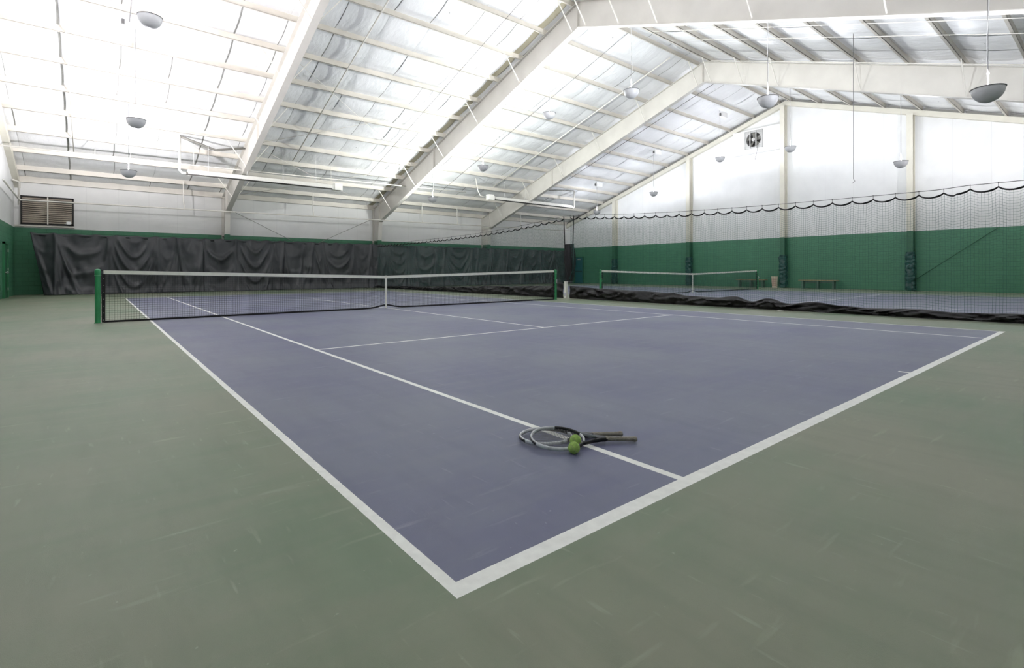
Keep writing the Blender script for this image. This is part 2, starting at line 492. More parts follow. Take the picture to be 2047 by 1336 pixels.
# ------------------------------------------------------------------ gable wall columns with pads
def wall_column(y, label, pad=True):
    t = thing('wall_column', (X1, y, 0), label, 'column', 'columns on the gable wall')
    zt = roofz(y)-.48
    m = MB()
    x0, x1 = X1-.42, X1
    for a, b, k in ((0, GZ, 1), (GZ, zt, 0)):
        m.box((x0, y-.13, a), (x0+.02, y+.13, b), k); m.box((x0+.02, y-.006, a), (x1-.02, y+.006, b), k); m.box((x1-.02, y-.13, a), (x1, y+.13, b), k)
    m.build('steel_section', [M_steel2, M_colgreen], t)
    if pad:
        p = MB(); R = random.Random(int(y*10))
        def ring(u, v):
            a = 2*PI*u; z = .03+1.95*v
            cx, cy = math.cos(a), math.sin(a)
            s = 1/max(abs(cx), abs(cy))
            s = min(s, 1.25)
            n = noise.noise(Vector((cx*1.5+y, cy*1.5, z*7)))*.045+noise.noise(Vector((cx*3, cy*3+y, z*16)))*.02
            return (x0+.14+cx*s*(.19+n), y+cy*s*(.19+n), z)
        p.grid(ring, 32, 60)
        o = p.build('column_pad', M_pad, t); smooth_angle(o, 60)
    return t
wall_column(5.8, 'cream and green column with crumpled dark green pad, nearest the right edge on the gable wall')
wall_column(12.0, 'tallest gable wall column, between the two benches and just right of the bin')
wall_column(18.3, 'gable wall column left of the bench and bin, seen through the middle of the far net')
wall_column(24.9, 'gable wall column closest to the far corner and the teal door')

# ------------------------------------------------------------------ pendant uplights
def lamp_proto(loc, label, power, color=(1, .98, .94)):
    x, y, z = loc
    t = thing('uplight_pendant', (x, y, z), label, 'pendant lamp', 'bowl uplights hanging from the roof')
    R = .26
    b = MB()
    prof_o = [(R*math.sin(a), -.27*math.cos(a)+0.0) for a in [PI/2*i/10 for i in range(1, 11)]]
    prof = [(.02, -.27)]+prof_o
    inner = [((R-.008)*math.sin(a), -.26*math.cos(a)) for a in [PI/2*i/10 for i in range(10, 0, -1)]]
    b.lathe((x, y, z), prof+[(R+.012, 0), (R+.012, .012), (R-.008, .012)], 32)
    o = b.build('bowl', M_bowl, t); smooth_angle(o, 40)
    i = MB().lathe((x, y, z), inner+[(.01, -.26)], 32).build('reflector', M_bowlin, t, smooth=True)
    r = MB().tube([(x+(R+.006)*math.cos(2*PI*k/32), y+(R+.006)*math.sin(2*PI*k/32), z+.008) for k in range(32)], .010, 6, closed=True).build('rim', M_wiredk, t, smooth=True)
    h = MB().lathe((x, y, z), [(.035, -.20), (.05, -.19), (.05, -.12), (.02, -.09), (.010, .0), (.010, .27), (.022, .29), (.022, .33), (.01, .34)], 12).build('lamp_holder', M_bowlwhite, t, smooth=True)
    zt = roofz(y)-.15
    w = MB().tube([(x, y, z+.3), (x, y, zt)], .006, 5).build('suspension_wire', M_wiredk, t)
    c = MB(); pts = []
    for k in range(14):
        f = k/13; zz = z+.30+(zt-z-.30)*f
        pts.append((x+.10*math.sin(PI*min(1, f*3))*(1 if f < .34 else .3)-.03, y+.02*math.sin(9*f), zz))
    c.tube(pts, .007, 6); c.build('flex_cord', M_wire, t, smooth=True)
    L = bpy.data.lights.new('bulb_light', 'POINT'); L.energy = power; L.color = color; L.shadow_soft_size = .06
    # sideways-throwing photometric distribution of an indirect uplight
    L.use_nodes = True; nt = L.node_tree; em = nt.nodes['Emission']
    tcn = nt.nodes.new('ShaderNodeTexCoord'); sp = nt.nodes.new('ShaderNodeSeparateXYZ'); nt.links.new(tcn.outputs['Normal'], sp.inputs[0])
    sq_ = nt.nodes.new('ShaderNodeMath'); sq_.operation = 'MULTIPLY'; nt.links.new(sp.outputs['Z'], sq_.inputs[0]); nt.links.new(sp.outputs['Z'], sq_.inputs[1])
    ma = nt.nodes.new('ShaderNodeMath'); ma.operation = 'MULTIPLY_ADD'; ma.inputs[1].default_value = -.84; ma.inputs[2].default_value = 1.0
    nt.links.new(sq_.outputs[0], ma.inputs[0]); nt.links.new(ma.outputs[0], em.inputs['Strength'])
    lo = bpy.data.objects.new('bulb_light', L); COL.objects.link(lo); lo.parent = t; lo.location = (0, 0, .02)
    return t
PW = 620
LAMPS = [
 ((.178,14.2,7.40), 'pendant bowl lamp highest and nearest in the left bay, close to the top edge'),
 ((.121,18.8,5.89), 'pendant bowl lamp second in the left bay, directly below the highest one'),
 ((.108,23.3,4.95), 'pendant bowl lamp lowest in the left bay, above the dark curtain near the louver'),
 ((12.76,.45,4.62), 'largest pendant bowl lamp, near the top right corner, tipped in view'),
 ((13.44,5.,5.79), 'large pendant bowl lamp hanging just left of and above the ridge of the gable wall'),
 ((13.43,9.6,7.26), 'pendant bowl lamp in front of the farthest roof frame, right of the middle frame rafter'),
 ((13.9,14.2,7.68), 'pendant bowl lamp between the middle and farthest roof frames, second up the slope'),
 ((13.8,18.8,6.19), 'pendant bowl lamp beyond the middle frame, third up from the low wall side'),
 ((13.62,23.3,5.12), 'lowest pendant bowl lamp just right of the middle frame rafter, above the net centre'),
 ((26.136,5.,5.75), 'pendant bowl lamp before the gable wall at the right, nearest the padded right column'),
 ((26.3,9.6,7.29), 'pendant bowl lamp right beside the tallest gable wall column'),
 ((27.9,14.2,7.77), 'pendant bowl lamp left of the wall fan'),
 ((27.8,18.8,6.25), 'pendant bowl lamp before the white gable wall, left of the second column'),
 ((27.3,23.3,5.40), 'pendant bowl lamp at the far corner, just over the scalloped net top'),
]
first = None
def tint(i):
    return [(a, b, c*1.04) for a, b, c in [(1,.96,.96),(1,.96,.97),(1,.97,.96),(.96,.97,1),(.96,.98,1),(.97,.99,.98),(.96,1,.95),(.95,1,.93),(.97,1,.94),(.95,.97,1),(.96,.98,1),(.96,.97,1),(.94,.96,1),(.94,.96,1)]][i]
for i, (l, lab) in enumerate(LAMPS):
    lamp_proto(l, lab, PW*(.33 if i > 8 else 1), tint(i))
for (l, lab) in [((.1,9.6,7.2),'pendant bowl lamp over the near doubles alley, above the frame by the ridge'),((.1,5.,5.9),'pendant bowl lamp overhead in the left bay, above the camera view'),((.1,.45,4.9),'pendant bowl lamp overhead almost above the camera'),((26.5,.45,4.9),'pendant bowl lamp over the far court, right of the frame')]:
    lamp_proto(l, lab, PW*(.6 if l[0] > 20 else .4), (1, .97, 1))

# ------------------------------------------------------------------ tennis nets
def court_net(xl, xr, xc, label, lab_l, lab_r, near):
    y = YR
    def top(x):
        return 1.07-(1.07-.914)*(1-abs(x-xc)/(xc-xl if x < xc else xr-xc))
    t = thing('tennis_net', (xc, y, 0), label, 'tennis net')
    xa, xb = xl+.09, xr-.09
    def bot(x):
        return .015+.075*math.exp(-((x-xc)/.28)**2)
    cw = .0022 if near else .0022
    n = MB()
    step = .045; N = int((xb-xa)/step)
    for i in range(N+1):
        x = xa+(xb-xa)*i/N; z0, z1 = bot(x), top(x)-.03
        k = 3
        pts = [(x+.0*j, y+.004*math.sin(x*3+j), z0+(z1-z0)*j/k) for j in range(k+1)]
        n.tube(pts, cw, 4, cap=False)
    rows = 22
    for j in range(1, rows):
        f = j/rows
        pts = []
        K = 56
        for i in range(K+1):
            x = xa+(xb-xa)*i/K; pts.append((x, y+.004*math.sin(x*3), bot(x)+(top(x)-.03-bot(x))*f))
        n.tube(pts, cw, 4, cap=False)
    n.build('netting', M_netdk, t)
    h = MB()
    for a, b in ((xa, xc), (xc, xb)):
        h.hull8([(a, y-.008, top(a)-.075), (b, y-.008, top(b)-.075), (b, y+.008, top(b)-.075), (a, y+.008, top(a)-.075),
                 (a, y-.010, top(a)), (b, y-.010, top(b)), (b, y+.010, top(b)), (a, y+.010, top(a))])
    h.build('headband', M_band, t)
    MB().tube([(xl, y, 1.06), (xc, y, .912), (xr, y, 1.06)], .007, 6).build('headband_cable', M_blackmat, t)
    b = MB()
    K = 120
    for i in range(K):
        a, c = xa+(xb-xa)*i/K, xa+(xb-xa)*(i+1)/K
        b.hull8([(a, y-.006, bot(a)-.012), (c, y-.006, bot(c)-.012), (c, y+.006, bot(c)-.012), (a, y+.006, bot(a)-.012),
                 (a, y-.006, bot(a)+.028), (c, y-.006, bot(c)+.028), (c, y+.006, bot(c)+.028), (a, y+.006, bot(a)+.028)])
    b.build('bottom_band', M_blackmat, t)
    for sx, xx in ((-1, xa), (1, xb)):
        s = MB().box((xx-.03, y-.007, .01), (xx+.03, y+.007, 1.0)).build('side_hem', M_blackmat, t)
        for k in range(7):
            z = .06+.14*k
            MB().tube([(xx-.002, y-.012, z), (xx-.002, y+.012, z)], .008, 8).build('grommet', M_metal, s, org=t.location)
        l = MB().tube([(xx-sx*0.0, y, .02+.0)]+[(xx+sx*(.035 if k % 2 else .0), y-.012, .06+.07*k) for k in range(14)], .003, 4).build('lacing', M_blackmat, t)
    st = MB()
    st.hull8([(xc-.025, y-.014, .0), (xc+.025, y-.014, .0), (xc+.025, y-.010, .0), (xc-.025, y-.010, .0),
              (xc-.029, y-.014, .92), (xc+.029, y-.014, .92), (xc+.029, y-.010, .92), (xc-.029, y-.010, .92)])
    st.hull8([(xc-.025, y+.010, .0), (xc+.025, y+.010, .0), (xc+.025, y+.014, .0), (xc-.025, y+.014, .0),
              (xc-.029, y+.010, .92), (xc+.029, y+.010, .92), (xc+.029, y+.014, .92), (xc-.029, y+.014, .92)])
    st.box((xc-.029, y-.014, .915), (xc+.029, y+.014, .922))
    st.build('center_strap', M_band, t)
    MB().lathe((xc, y, 0), [(.03, 0), (.03, .008), (.012, .02)], 12).build('floor_anchor', M_metal, t)
    for sx, xx, lab in ((-1, xl, lab_l), (1, xr, lab_r)):
        p = thing('net_post', (xx, y, 0), lab, 'net post', 'green net posts')
        o = MB().lathe((xx, y, 0), [(.062, 0), (.062, .012), (.046, .013), (.046, .98)], 20).build('shaft', M_netgreen, p); smooth_angle(o)
        o = MB().lathe((xx, y, .98), [(.050, 0), (.052, .05), (.052, .08), (.045, .10), (.028, .112), (.005, .116)], 20).build('cap', M_netgreen, p); smooth_angle(o, 50)
        o = MB().lathe((xx, y, .955), [(.053, 0), (.055, .008), (.053, .02)], 20).build('collar', mat('collar_green', (96,170,124), .3), p)
        w = MB().box((xx-.02, y-.065, .60), (xx+.02, y-.04, .74)).tube([(xx, y-.06, .67), (xx, y-.10, .67)], .010, 8).build('cable_winder', M_metal if sx > 0 else M_netgreen, p)
court_net(-.85, 12.0, 5.40, 'near tennis net with white headband and centre strap across the blue court', 'bright green net post of the near net at the left, closest to the camera', 'green net post of the near net beside the white divider post', True)
court_net(14.45, 27.65, 21.05, 'far tennis net behind the hanging divider net, before the green gable wall', 'green net post of the far net nearest the divider skirt', 'green net post of the far net in front of the bench beside the bin', False)

# ------------------------------------------------------------------ divider net
DX = 13.0
def cab(y):
    # support cable height: carried up at mid court
    d = abs(y-12.15)
    return 2.72+.40*math.exp(-(d/4.0)**1.3)+ (.03 if y < 1 else 0)
cable = MB()
ys = [Y0+(Y1-Y0)*i/80 for i in range(81)]
cable.tube([(DX, y, cab(y)+.02) for y in ys], .0065, 6)
tag(cable.build('support_cable', M_wiredk, org=(DX, YR, 0)), 'thin steel cable carrying the scalloped top of the divider net', 'cable')

def skirt_top(y):
    P = [(-6.6, .2), (0, .19), (.5, .17), (1.0, .155), (1.53, .195), (2.4, .165), (3.04, .19), (3.66, .255), (4.26, .185), (4.78, .30), (5.2, .20), (5.67, .32), (6.26, .265), (7.07, .28), (7.78, .345), (8.9, .375), (10.55, .415), (11.99, .47), (12.7, .60), (13.2, .45), (16.4, .38), (20, .28), (23.3, .2), (28, .15), (30.4, .12)]
    for (a, b), (c, d) in zip(P, P[1:]):
        if a <= y <= c:
            f = (y-a)/(c-a); f = f*f*(3-2*f); return b+(d-b)*f
    return .2
def divider(ya, yb, label, seed):
    t = thing('divider_net', (DX, (ya+yb)/2, 0), label, 'divider net', 'halves of the court divider net')
    SP = .42
    hooks = []
    y = ya
    n = round((yb-ya)/SP)
    hooks = [ya+(yb-ya)*i/n for i in range(n+1)]
    L = (yb-ya)/n
    def top(y):
        f = ((y-ya)/L) % 1.0
        return cab(y)-.05-.075*(4*f*(1-f))**.8
    m = MB(); st = .052; N = int((yb-ya)/st)
    r = .0021
    def belly(y, f): return DX+.05*math.sin(y*.9+seed)*math.sin(PI*f)+.015*math.sin(y*4.1)*math.sin(PI*f)
    for i in range(N+1):
        y = ya+(yb-ya)*i/N; z0, z1 = skirt_top(y)-.06, top(y)-.02
        dy = .015*math.sin(y*7+seed)
        m.tube([(belly(y, j/4), y+dy*math.sin(PI*j/4)+.0, z0+(z1-z0)*j/4) for j in range(5)], r, 3, cap=False)
    rows = 46
    K = int((yb-ya)/.14)
    for j in range(1, rows):
        f = j/rows
        pts = []
        for i in range(K+1):
            y = ya+(yb-ya)*i/K; z0, z1 = skirt_top(y)-.06, top(y)-.02
            pts.append((belly(y, f), y, z0+(z1-z0)*f))
        m.tube(pts, r, 3, cap=False)
    m.build('netting', M_divcord, t)
    # scalloped webbing along the top
    h = MB(); K = n*8
    def hf(u, v):
        y = ya+(yb-ya)*u
        f = ((y-ya)/L+1e-6) % 1.0
        z = top(y)+.004
        tw = .022*math.sin(2*PI*f)
        return (DX+tw*(v-.5)*2, y, z-.032*v*(1 if True else 0))
    h.grid(hf, K, 1)
    o = h.build('top_webbing', M_blackmat, t)
    so = o.modifiers.new('thick', 'SOLIDIFY'); so.thickness = .006
    # hooks
    h0 = None
    for k, y in enumerate(hooks):
        if h0 is None:
            g = MB(); g.tube([(DX, y, cab(y)-.055), (DX, y, cab(y)+.012), (DX+.012, y, cab(y)+.035), (DX-.012, y, cab(y)+.035), (DX, y, cab(y)+.012)], .005, 4)
            h0 = g.build('hook', M_blackmat, t); hz = cab(y); hy = y
        else:
            c = h0.copy(); COL.objects.link(c); c.parent = t; c.location = (0, y-hy, cab(y)-hz)
    # crumpled vinyl skirt
    s = MB()
    NU = int((yb-ya)/.04); NV = 14
    def rid(*a): return 1-abs(noise.noise(Vector(a)))*2.2
    def sk(u, v):
        y = ya+(yb-ya)*u; H = skirt_top(y)
        en = min(1, min(y-ya, yb-y)/.5)
        w = .12*rid(y*1.1+v*.9, v*1.3, seed)+.09*rid(y*2.3-v*1.8, v*1.6+y*.2, seed+5)+.04*rid(y*4.6+v*2.2, v*2-y*.4, seed+7)+.02*noise.noise(Vector((y*7, v*5, seed+9)))
        env = math.sin(PI*min(1, .12+v*.95))**.8
        z = H*(1-v)+noise.noise(Vector((y*3, v*3, seed+3)))*.05*math.sin(PI*v)*H/.35
        return (DX-.02-(w*.95*env+.07*v)*(.25+.75*en), y+noise.noise(Vector((y*1.5, v*3, seed+12)))*.07*math.sin(PI*v), max(z, .006))
    s.grid(sk, NU, NV)
    o = s.build('vinyl_skirt', M_black, t); smooth_angle(o, 50)
    so = o.modifiers.new('thick', 'SOLIDIFY'); so.thickness = .006; so.offset = 0
    return t
divider(-6.4, 12.11, 'near half of the mesh divider net, from the white post to the right edge', 1.7)
divider(12.45, 29.2, 'far half of the mesh divider net, from the white post to the back wall', 8.3)

# gathered bundle between the halves
def gathered():
    t = thing('gathered_curtain', (DX, 12.2, 0), 'black curtain gathered in a narrow bundle above the white divider post', 'curtain')
    m = MB()
    def fn(u, v):
        a = 2*PI*u; z = .66+1.40*v
        wy = .05+.19*math.sin(PI*min(1, (v*.62+.12)))**.8
        wx = .045+.05*math.sin(PI*v)
        k = 1+.22*math.sin(7*a+3*v)+.15*noise.noise(Vector((math.cos(a)*2, math.sin(a)*2, v*6)))
        return (DX+.04+wx*math.cos(a)*k, 12.2-.06*(1-v)+wy*math.sin(a)*k, z)
    m.grid(fn, 42, 26)
    o = m.build('bundle', M_bundle, t); smooth_angle(o, 70)
    for y0, y1 in ((11.93, 11.98), (12.45, 12.40)):
        MB().tube([(DX, y0, cab(y0)), (DX, (y0+y1)/2, 2.6), (DX, y1, 1.85)], .018, 6).build('hanging_rope', M_blackmat, t)
    MB().tube([(DX-.03, 11.93, 2.05), (DX-.05, 11.88, 1.6), (DX-.06, 11.92, 1.1), (DX-.06, 12.12, .68)], .012, 6).build('tie_cord', M_pad, t)
gathered()
t = thing('divider_post', (DX-.1, 12.2, 0), 'short white post standing at the middle of the divider net beside the near net', 'post')
m = MB().box((DX-.18, 12.16, 0), (DX-.09, 12.26, .62)); m.build('padded_post', M_band, t)
MB().box((DX-.19, 12.15, .62), (DX-.08, 12.27, .645)).build('post_cap', M_pipe, t)
MB().box((DX-.186, 12.17, .10), (DX-.18, 12.25, .22)).build('grey_label', mat('label_grey', (190,190,198), .5), t)

# ------------------------------------------------------------------ back curtain
CY = 29.28
def curtain(xa, xb, label, seed, lean=0.):
    R = random.Random(seed)
    t = thing('backdrop_curtain', ((xa+xb)/2, CY, 0), label, 'curtain', 'dark backdrop curtains on the back wall')
    hp = [xa]
    while hp[-1] < xb-1.2: hp.append(hp[-1]+R.choice([.55, .8, 1.1, 1.5, 1.9, 2.3]))
    hp.append(xb)
    amp = [R.uniform(.5, 1.3) for _ in hp]; sag = [R.uniform(.25, 1.6) for _ in hp]; kk = [R.uniform(5, 9) for _ in hp]; phs = [R.uniform(0, 6) for _ in hp]
    NU = int((xb-xa)/.04); NV = 60; H = 2.77
    pl = []
    for a_, b_ in zip(hp, hp[1:]+[xb+.5]):
        for c_ in (-.42, -.2, .05, .24, .48):
            if R.random() < .8: pl.append((a_, c_*R.uniform(.5, 1.5), R.uniform(.4, 1.2), R.uniform(.03, .07)))
    def fn(u, v):                       # v = 0 top
        x = xa+(xb-xa)*u
        i = 0
        while i < len(hp)-2 and x > hp[i+1]: i += 1
        w = hp[i+1]-hp[i]; tt = min(1, max(0, (x-hp[i])/w)); arch = 4*tt*(1-tt)
        d = 0
        for h, c_, am, sg in pl:           # pleats fanning out of each hanging point
            if abs(x-h) > 1.3: continue
            q = (x-h-c_*v*(.6+.6*v))/(sg+.05*v)
            d += .085*am*max(0, 1-abs(q)/1.6)**1.3*(.25+.75*min(1, v*1.6))
        dep = v*H
        ph = (dep-sag[i]*arch*min(1.3, w))*kk[i]*1.15+phs[i]
        wt = max(0, min(1, arch*1.3-.15))*max(0, min(1, (v-.05)*4))
        d += .09*amp[i]*(.5+.5*math.sin(ph+1.5*noise.noise(Vector((x*1.5, v*2, seed+2)))))**3*wt*(1 if w > 1.2 else .35)
        d += noise.noise(Vector((x*1.4, v*1.6, seed)))*.13+noise.noise(Vector((x*3.5, v*5, seed)))*.035
        if v > .86: d += .12*((v-.86)/.14)**1.5*(1+noise.noise(Vector((x*3, 1, seed))))
        d = max(d, -.10)
        z = H*(1-v)+.012
        if v < .04: z -= .05*abs(math.sin((x-xa)*PI/.75))
        xx = x+(lean*v*max(0, 1-(x-xa)/1.6) if lean else 0)
        return (xx, CY-.14-d, z)
    m = MB(); m.grid(fn, NU, NV)
    o = m.build('cloth', M_curtain, t, smooth=True)
    so = o.modifiers.new('thick', 'SOLIDIFY'); so.thickness = .008
    r = MB().tube([(xa, CY-.12, H+.03), (xb, CY-.12, H+.03)], .012, 6).build('hanging_rod', M_colgreen, t)
    return t
curtain(-3.1, 3.47, 'dark grey backdrop curtain at the far left, its left edge slanting beside the green corner', 3, .45)
curtain(3.45, 7.38, 'dark grey backdrop curtain section below the left roof frame column', 11)
curtain(7.36, 13.17, 'dark grey backdrop curtain section just left of the middle frame column', 23)
curtain(13.15, 22.07, 'dark backdrop curtain seen through the divider mesh between the middle and far frame columns', 31)
curtain(22.05, 30.6, 'dark backdrop curtain seen through the divider mesh nearest the far corner', 47)

# ------------------------------------------------------------------ louver on the back wall
t = thing('wall_louver', (-2.6, Y1, 3.15), 'brown metal ventilation louver high on the back wall in the left corner', 'louver')
xa, xb, za, zb, y = -3.5, -1.68, 3.2, 4.5, Y1
f = MB()
for a, b, c, d in ((xa, xb, za, za+.06), (xa, xb, zb-.06, zb), (xa, xa+.06, za, zb), (xb-.06, xb, za, zb)): f.box((a, y-.10, c), (b, y, d))
f.build('louver_frame', M_dark, t)
MB().box((xa+.03, y-.02, za+.03), (xb-.03, y-.005, zb-.03)).build('duct_opening', M_dark, t)
for k in range(13):
    z = za+.11+.09*k
    s = MB(); s.hull8([(xa+.06, y-.10, z-.035), (xb-.06, y-.10, z-.035), (xb-.06, y-.095, z-.028), (xa+.06, y-.095, z-.028),
                       (xa+.06, y-.03, z+.032), (xb-.06, y-.03, z+.032), (xb-.06, y-.025, z+.039), (xa+.06, y-.025, z+.039)])
    s.build('slat', M_bronze, t)
MB().box(((xa+xb)/2-.025, y-.13, za+.03), ((xa+xb)/2+.025, y-.10, zb-.03)).build('mullion', M_purlin, t)
MB().box((xb-.26, y-.19, za+.06), (xb-.10, y-.10, za+.20)).tube([(xb-.32, y-.13, za+.08), (xb-.06, y-.13, za+.13)], .02, 6).build('actuator', M_metal, t)
tag(MB().box((X0, y-.12, za-.10), (xb+.02, y, za-.03)).build('louver_sill', M_purlin, org=(-2.6, y, za-.1)), 'cream ledge running directly below the brown louver', 'ledge')

# ------------------------------------------------------------------ radiant heaters
def heater(xa, xb, y, z, boxside, label, zup):
    """tube heater along x; burner box on one end, U bend riser on the other"""
    t = thing('tube_heater', ((xa+xb)/2, y, z), label, 'heater', 'radiant tube heaters under the roof')
    m = MB()
    cs = [(-.24, -.10), (-.10, .10), (.10, .10), (.24, -.10)]
    pr = [(y+a, z+b) for a, b in cs]
    for (p, q) in zip(pr, pr[1:]):
        n = Vector((0, q[1]-p[1], -(q[0]-p[0]))).normalized()*.006
        m.hull8([(xa, p[0], p[1]), (xb, p[0], p[1]), (xb, q[0], q[1]), (xa, q[0], q[1]),
                 (xa, p[0]+n.y, p[1]+n.z), (xb, p[0]+n.y, p[1]+n.z), (xb, q[0]+n.y, q[1]+n.z), (xa, q[0]+n.y, q[1]+n.z)])
    m.build('reflector_hood', M_heater, t)
    MB().tube([(xa-.05, y-.06, z-.09), (xb+.05, y-.06, z-.09)], .05, 12).build('burner_tube', M_heatdk, t, smooth=True)
    s = 1 if boxside > 0 else -1
    xe = xb if s > 0 else xa
    MB().box((min(xe+s*.12, xe+s*.52), y-.17, z-.15), (max(xe+s*.12, xe+s*.52), y+.17, z+.19)).box((min(xe, xe+s*.12), y-.12, z-.12), (max(xe, xe+s*.12), y+.12, z+.12)).build('burner_box', M_heater, t)
    xo = xa if s > 0 else xb
    xq = xo-s*.30
    MB().tube([(xo, y-.02, z-.06), (xq+s*.1, y-.02, z-.06), (xq, y-.02, z+.05), (xq, y-.02, zup)], .055, 12).build('exhaust_riser', M_heater, t, smooth=True)
    pts = [(xq, y, zup), (xq+s*.5, y+.05, zup-.12), (xq+s*1.4, y+.1, zup-.38), (xq+s*2.6, y+.1, roofz(y)-.28 if s > 0 else zup-.5)] if s > 0 else [(xq, y, zup), (xq-.8, y, zup-.04), (xq-1.7, y+.1, zup-.10), (xq-2.6, y+.5, zup-.12)]
    MB().tube(pts, .055 if s > 0 else .035, 10).build('exhaust_duct', M_flex, t, smooth=True)
    n = 4
    for k in range(n):
        x = xa+(xb-xa)*(k+.5)/n
        MB().tube([(x, y-.2, z-.07), (x, y, z+.35), (x, y, roofz(y)-.1)], .005, 5).tube([(x, y+.2, z-.07), (x, y, z+.35)], .005, 5).build('hanger_chain', M_wire, t)
heater(2.25, 8.60, 25., 5.43, 1, 'long white tube heater under the left frame, with burner box at its right end', 6.95)
heater(19.2, 26.4, 25., 5.80, -1, 'long white tube heater before the farthest frame, with burner box at its left end', 7.0)
tag(MB().tube([(18.5, 25., 5.8), (18.1, 25., 5.85), (17.9, 25., 6.2), (17.75, 25., roofz(25)-.2)], .03, 8).build('gas_pipe', M_pipe, smooth=True, org=(18, 25, 5.8)), 'white gas pipe dropping to the burner box of the far heater', 'pipe')

# ------------------------------------------------------------------ pipes, conduits, wires
def pipe(name, pts, r, M, label, cat='pipe', group=None, k=8):
    o = MB().tube(pts, r, k).build(name, M, smooth=True, org=pts[0]); return tag(o, label, cat, group)
pl = thing('sprinkler_pipe', (X0, 25.9, 5.85), 'upper white sprinkler pipe crossing the left and middle bays in front of the heater', 'pipe')
MB().tube([(X0+.02, 25.9, 5.86), (4, 25.9, 5.93), (17.6, 25.9, 6.14)], .03, 8).build('main', M_pipe, pl, smooth=True)
for x in (-.9, 2.6, 8.9, 12.0, 15.2):
    MB().tube([(x, 25.9, 5.9), (x, 25.9, roofz(25.9)-.1)], .009, 6).build('drop_rod', M_pipe, pl)
pl = thing('sprinkler_pipe', (X0, 29.0, 4.13), 'lower white sprinkler pipe running along the back wall above the curtain', 'pipe')
MB().tube([(-3.45, 24.4, 4.36), (-3.45, 28.8, 4.2), (-3.4, 29.0, 4.15), (4.4, 29.0, 4.22), (30.8, 29.0, 4.47)], .035, 8).build('main', M_pipe, pl, smooth=True)
for x in (2.6, 9.0, 16.2, 19.0, 24.9):
    z = 4.15+(x+3.4)/34.2*.32
    MB().tube([(x, 29.0, z), (x-.05, 29.0, z+.4), (x-.05, 29.0, roofz(29)-.2)], .028, 6).build('drop_pipe', M_pipe, pl)
MB().tube([(-3.50, 29.75, 4.0), (-3.50, 29.75, 5.02), (-3.64, 29.2, 5.02)], .04, 8).tube([(-3.50, 29.75, 4.15), (-3.45, 29.0, 4.15)], .03, 8).build('riser_pipe', M_pipe, pl, smooth=True)
pipe('roof_conduit', [(6.85, 25.6, roofz(25.6)-.27), (6.85, 12.2, roofz(12.2)-.27)], .028, M_pipe, 'white conduit climbing the roof slope just right of the left frame', 'conduit', 'conduits under the roof slope')
pipe('roof_conduit', [(19.6, 25.6, roofz(25.6)-.27), (20.0, 12.4, roofz(12.4)-.27)], .03, M_pipe, 'white conduit climbing the roof slope just left of the farthest frame', 'conduit', 'conduits under the roof slope')
pipe('roof_conduit', [(-1.6, 27.2, roofz(27.2)-.27), (-1.6, 12.2, roofz(12.2)-.27)], .018, M_pipe, 'thin white conduit climbing the roof in the left bay above the louver', 'conduit', 'conduits under the roof slope')
pipe('roof_cable', [(11.05, 26.2, roofz(26.2)-.26), (11.2, 12.2, roofz(12.2)-.26)], .010, M_wiredk, 'thin dark cable climbing the roof just left of the middle frame', 'cable', 'dark cables under the roof')
pipe('roof_cable', [(16.4, 27.2, roofz(27.2)-.26), (16.6, 12.2, roofz(12.2)-.26)], .010, M_wiredk, 'thin dark cable climbing the roof between the middle and farthest frames', 'cable', 'dark cables under the roof')
pipe('roof_cable', [(24.5, 23.5, roofz(23.5)-.26), (24.5, 12.2, roofz(12.2)-.26)], .013, M_wiredk, 'thin dark cable climbing the roof beyond the farthest frame', 'cable', 'dark cables under the roof')
# conduits running along the ridge side (right slope)
for (x, lab, r) in ((17.05, 'thin white line down the right slope, just under the middle frame in view', .012), (18.35, 'thin white line down the right slope, crossing the middle of the open bay', .010), (21.7, 'white conduit down the right slope along the top of the farthest frame', .026)):
    pipe('slope_conduit', [(x, 11.3, roofz(11.3)-.30), (x+.1, -6.2, roofz(-6.2)-.30)], r, M_pipe, lab, 'conduit', 'conduits down the right slope')
# roof X bracing rods and wall rods
def rod(a, b, lab, r=.011, M=M_pipe, nm='bracing_rod', g='diagonal bracing rods'):
    pipe(nm, [a, b], r, M, lab, 'rod', g, 6)
zz = lambda y: roofz(y)-.30
rod((4.75, 18.4, zz(18.4)), (13.2, 24.6, zz(24.6)), 'diagonal roof bracing rod descending rightwards between the left and middle frames')
rod((13.2, 18.4, zz(18.4)), (4.75, 24.6, zz(24.6)), 'diagonal roof bracing rod descending leftwards between the left and middle frames')
rod((4.75, 24.6, zz(24.6)), (13.2, 30.0, zz(30.0)), 'lower diagonal roof bracing rod near the back wall descending rightwards')
rod((13.2, 24.6, zz(24.6)), (4.75, 30.0, zz(30.0)), 'lower diagonal roof bracing rod near the back wall descending leftwards')
rod((4.75, 30.2, 4.5), (13.2, 30.2, .4), 'diagonal wall rod slanting down right behind the curtain from the left frame column', .012, M_flex)
rod((13.2, 30.2, 4.5), (4.75, 30.2, .4), 'diagonal wall rod slanting down left behind the curtain from the middle frame column', .012, M_flex)
rod((31.38, 5.6, .6), (31.38, 2.6, 3.0), 'dark green rod slanting across the gable wall right of the padded column', .018, M_colgreen)
# hanging wires
pipe('hanging_wire', [(18.38, 4.45, roofz(4.45)-.2), (18.38, 4.45, 4.05), (18.42, 4.42, 3.98), (18.36, 4.48, 3.9)], .008, M_wiredk, 'thin wire with small hook hanging before the gable wall, left of the right lamp', 'wire', None, 5)
pipe('hanging_wire', [(.0, 15.9, roofz(15.9)-.2), (-.15, 16.2, 7.95)], .014, M_wiredk, 'thin dark wire slanting down beside the highest left lamp', 'wire', None, 5)

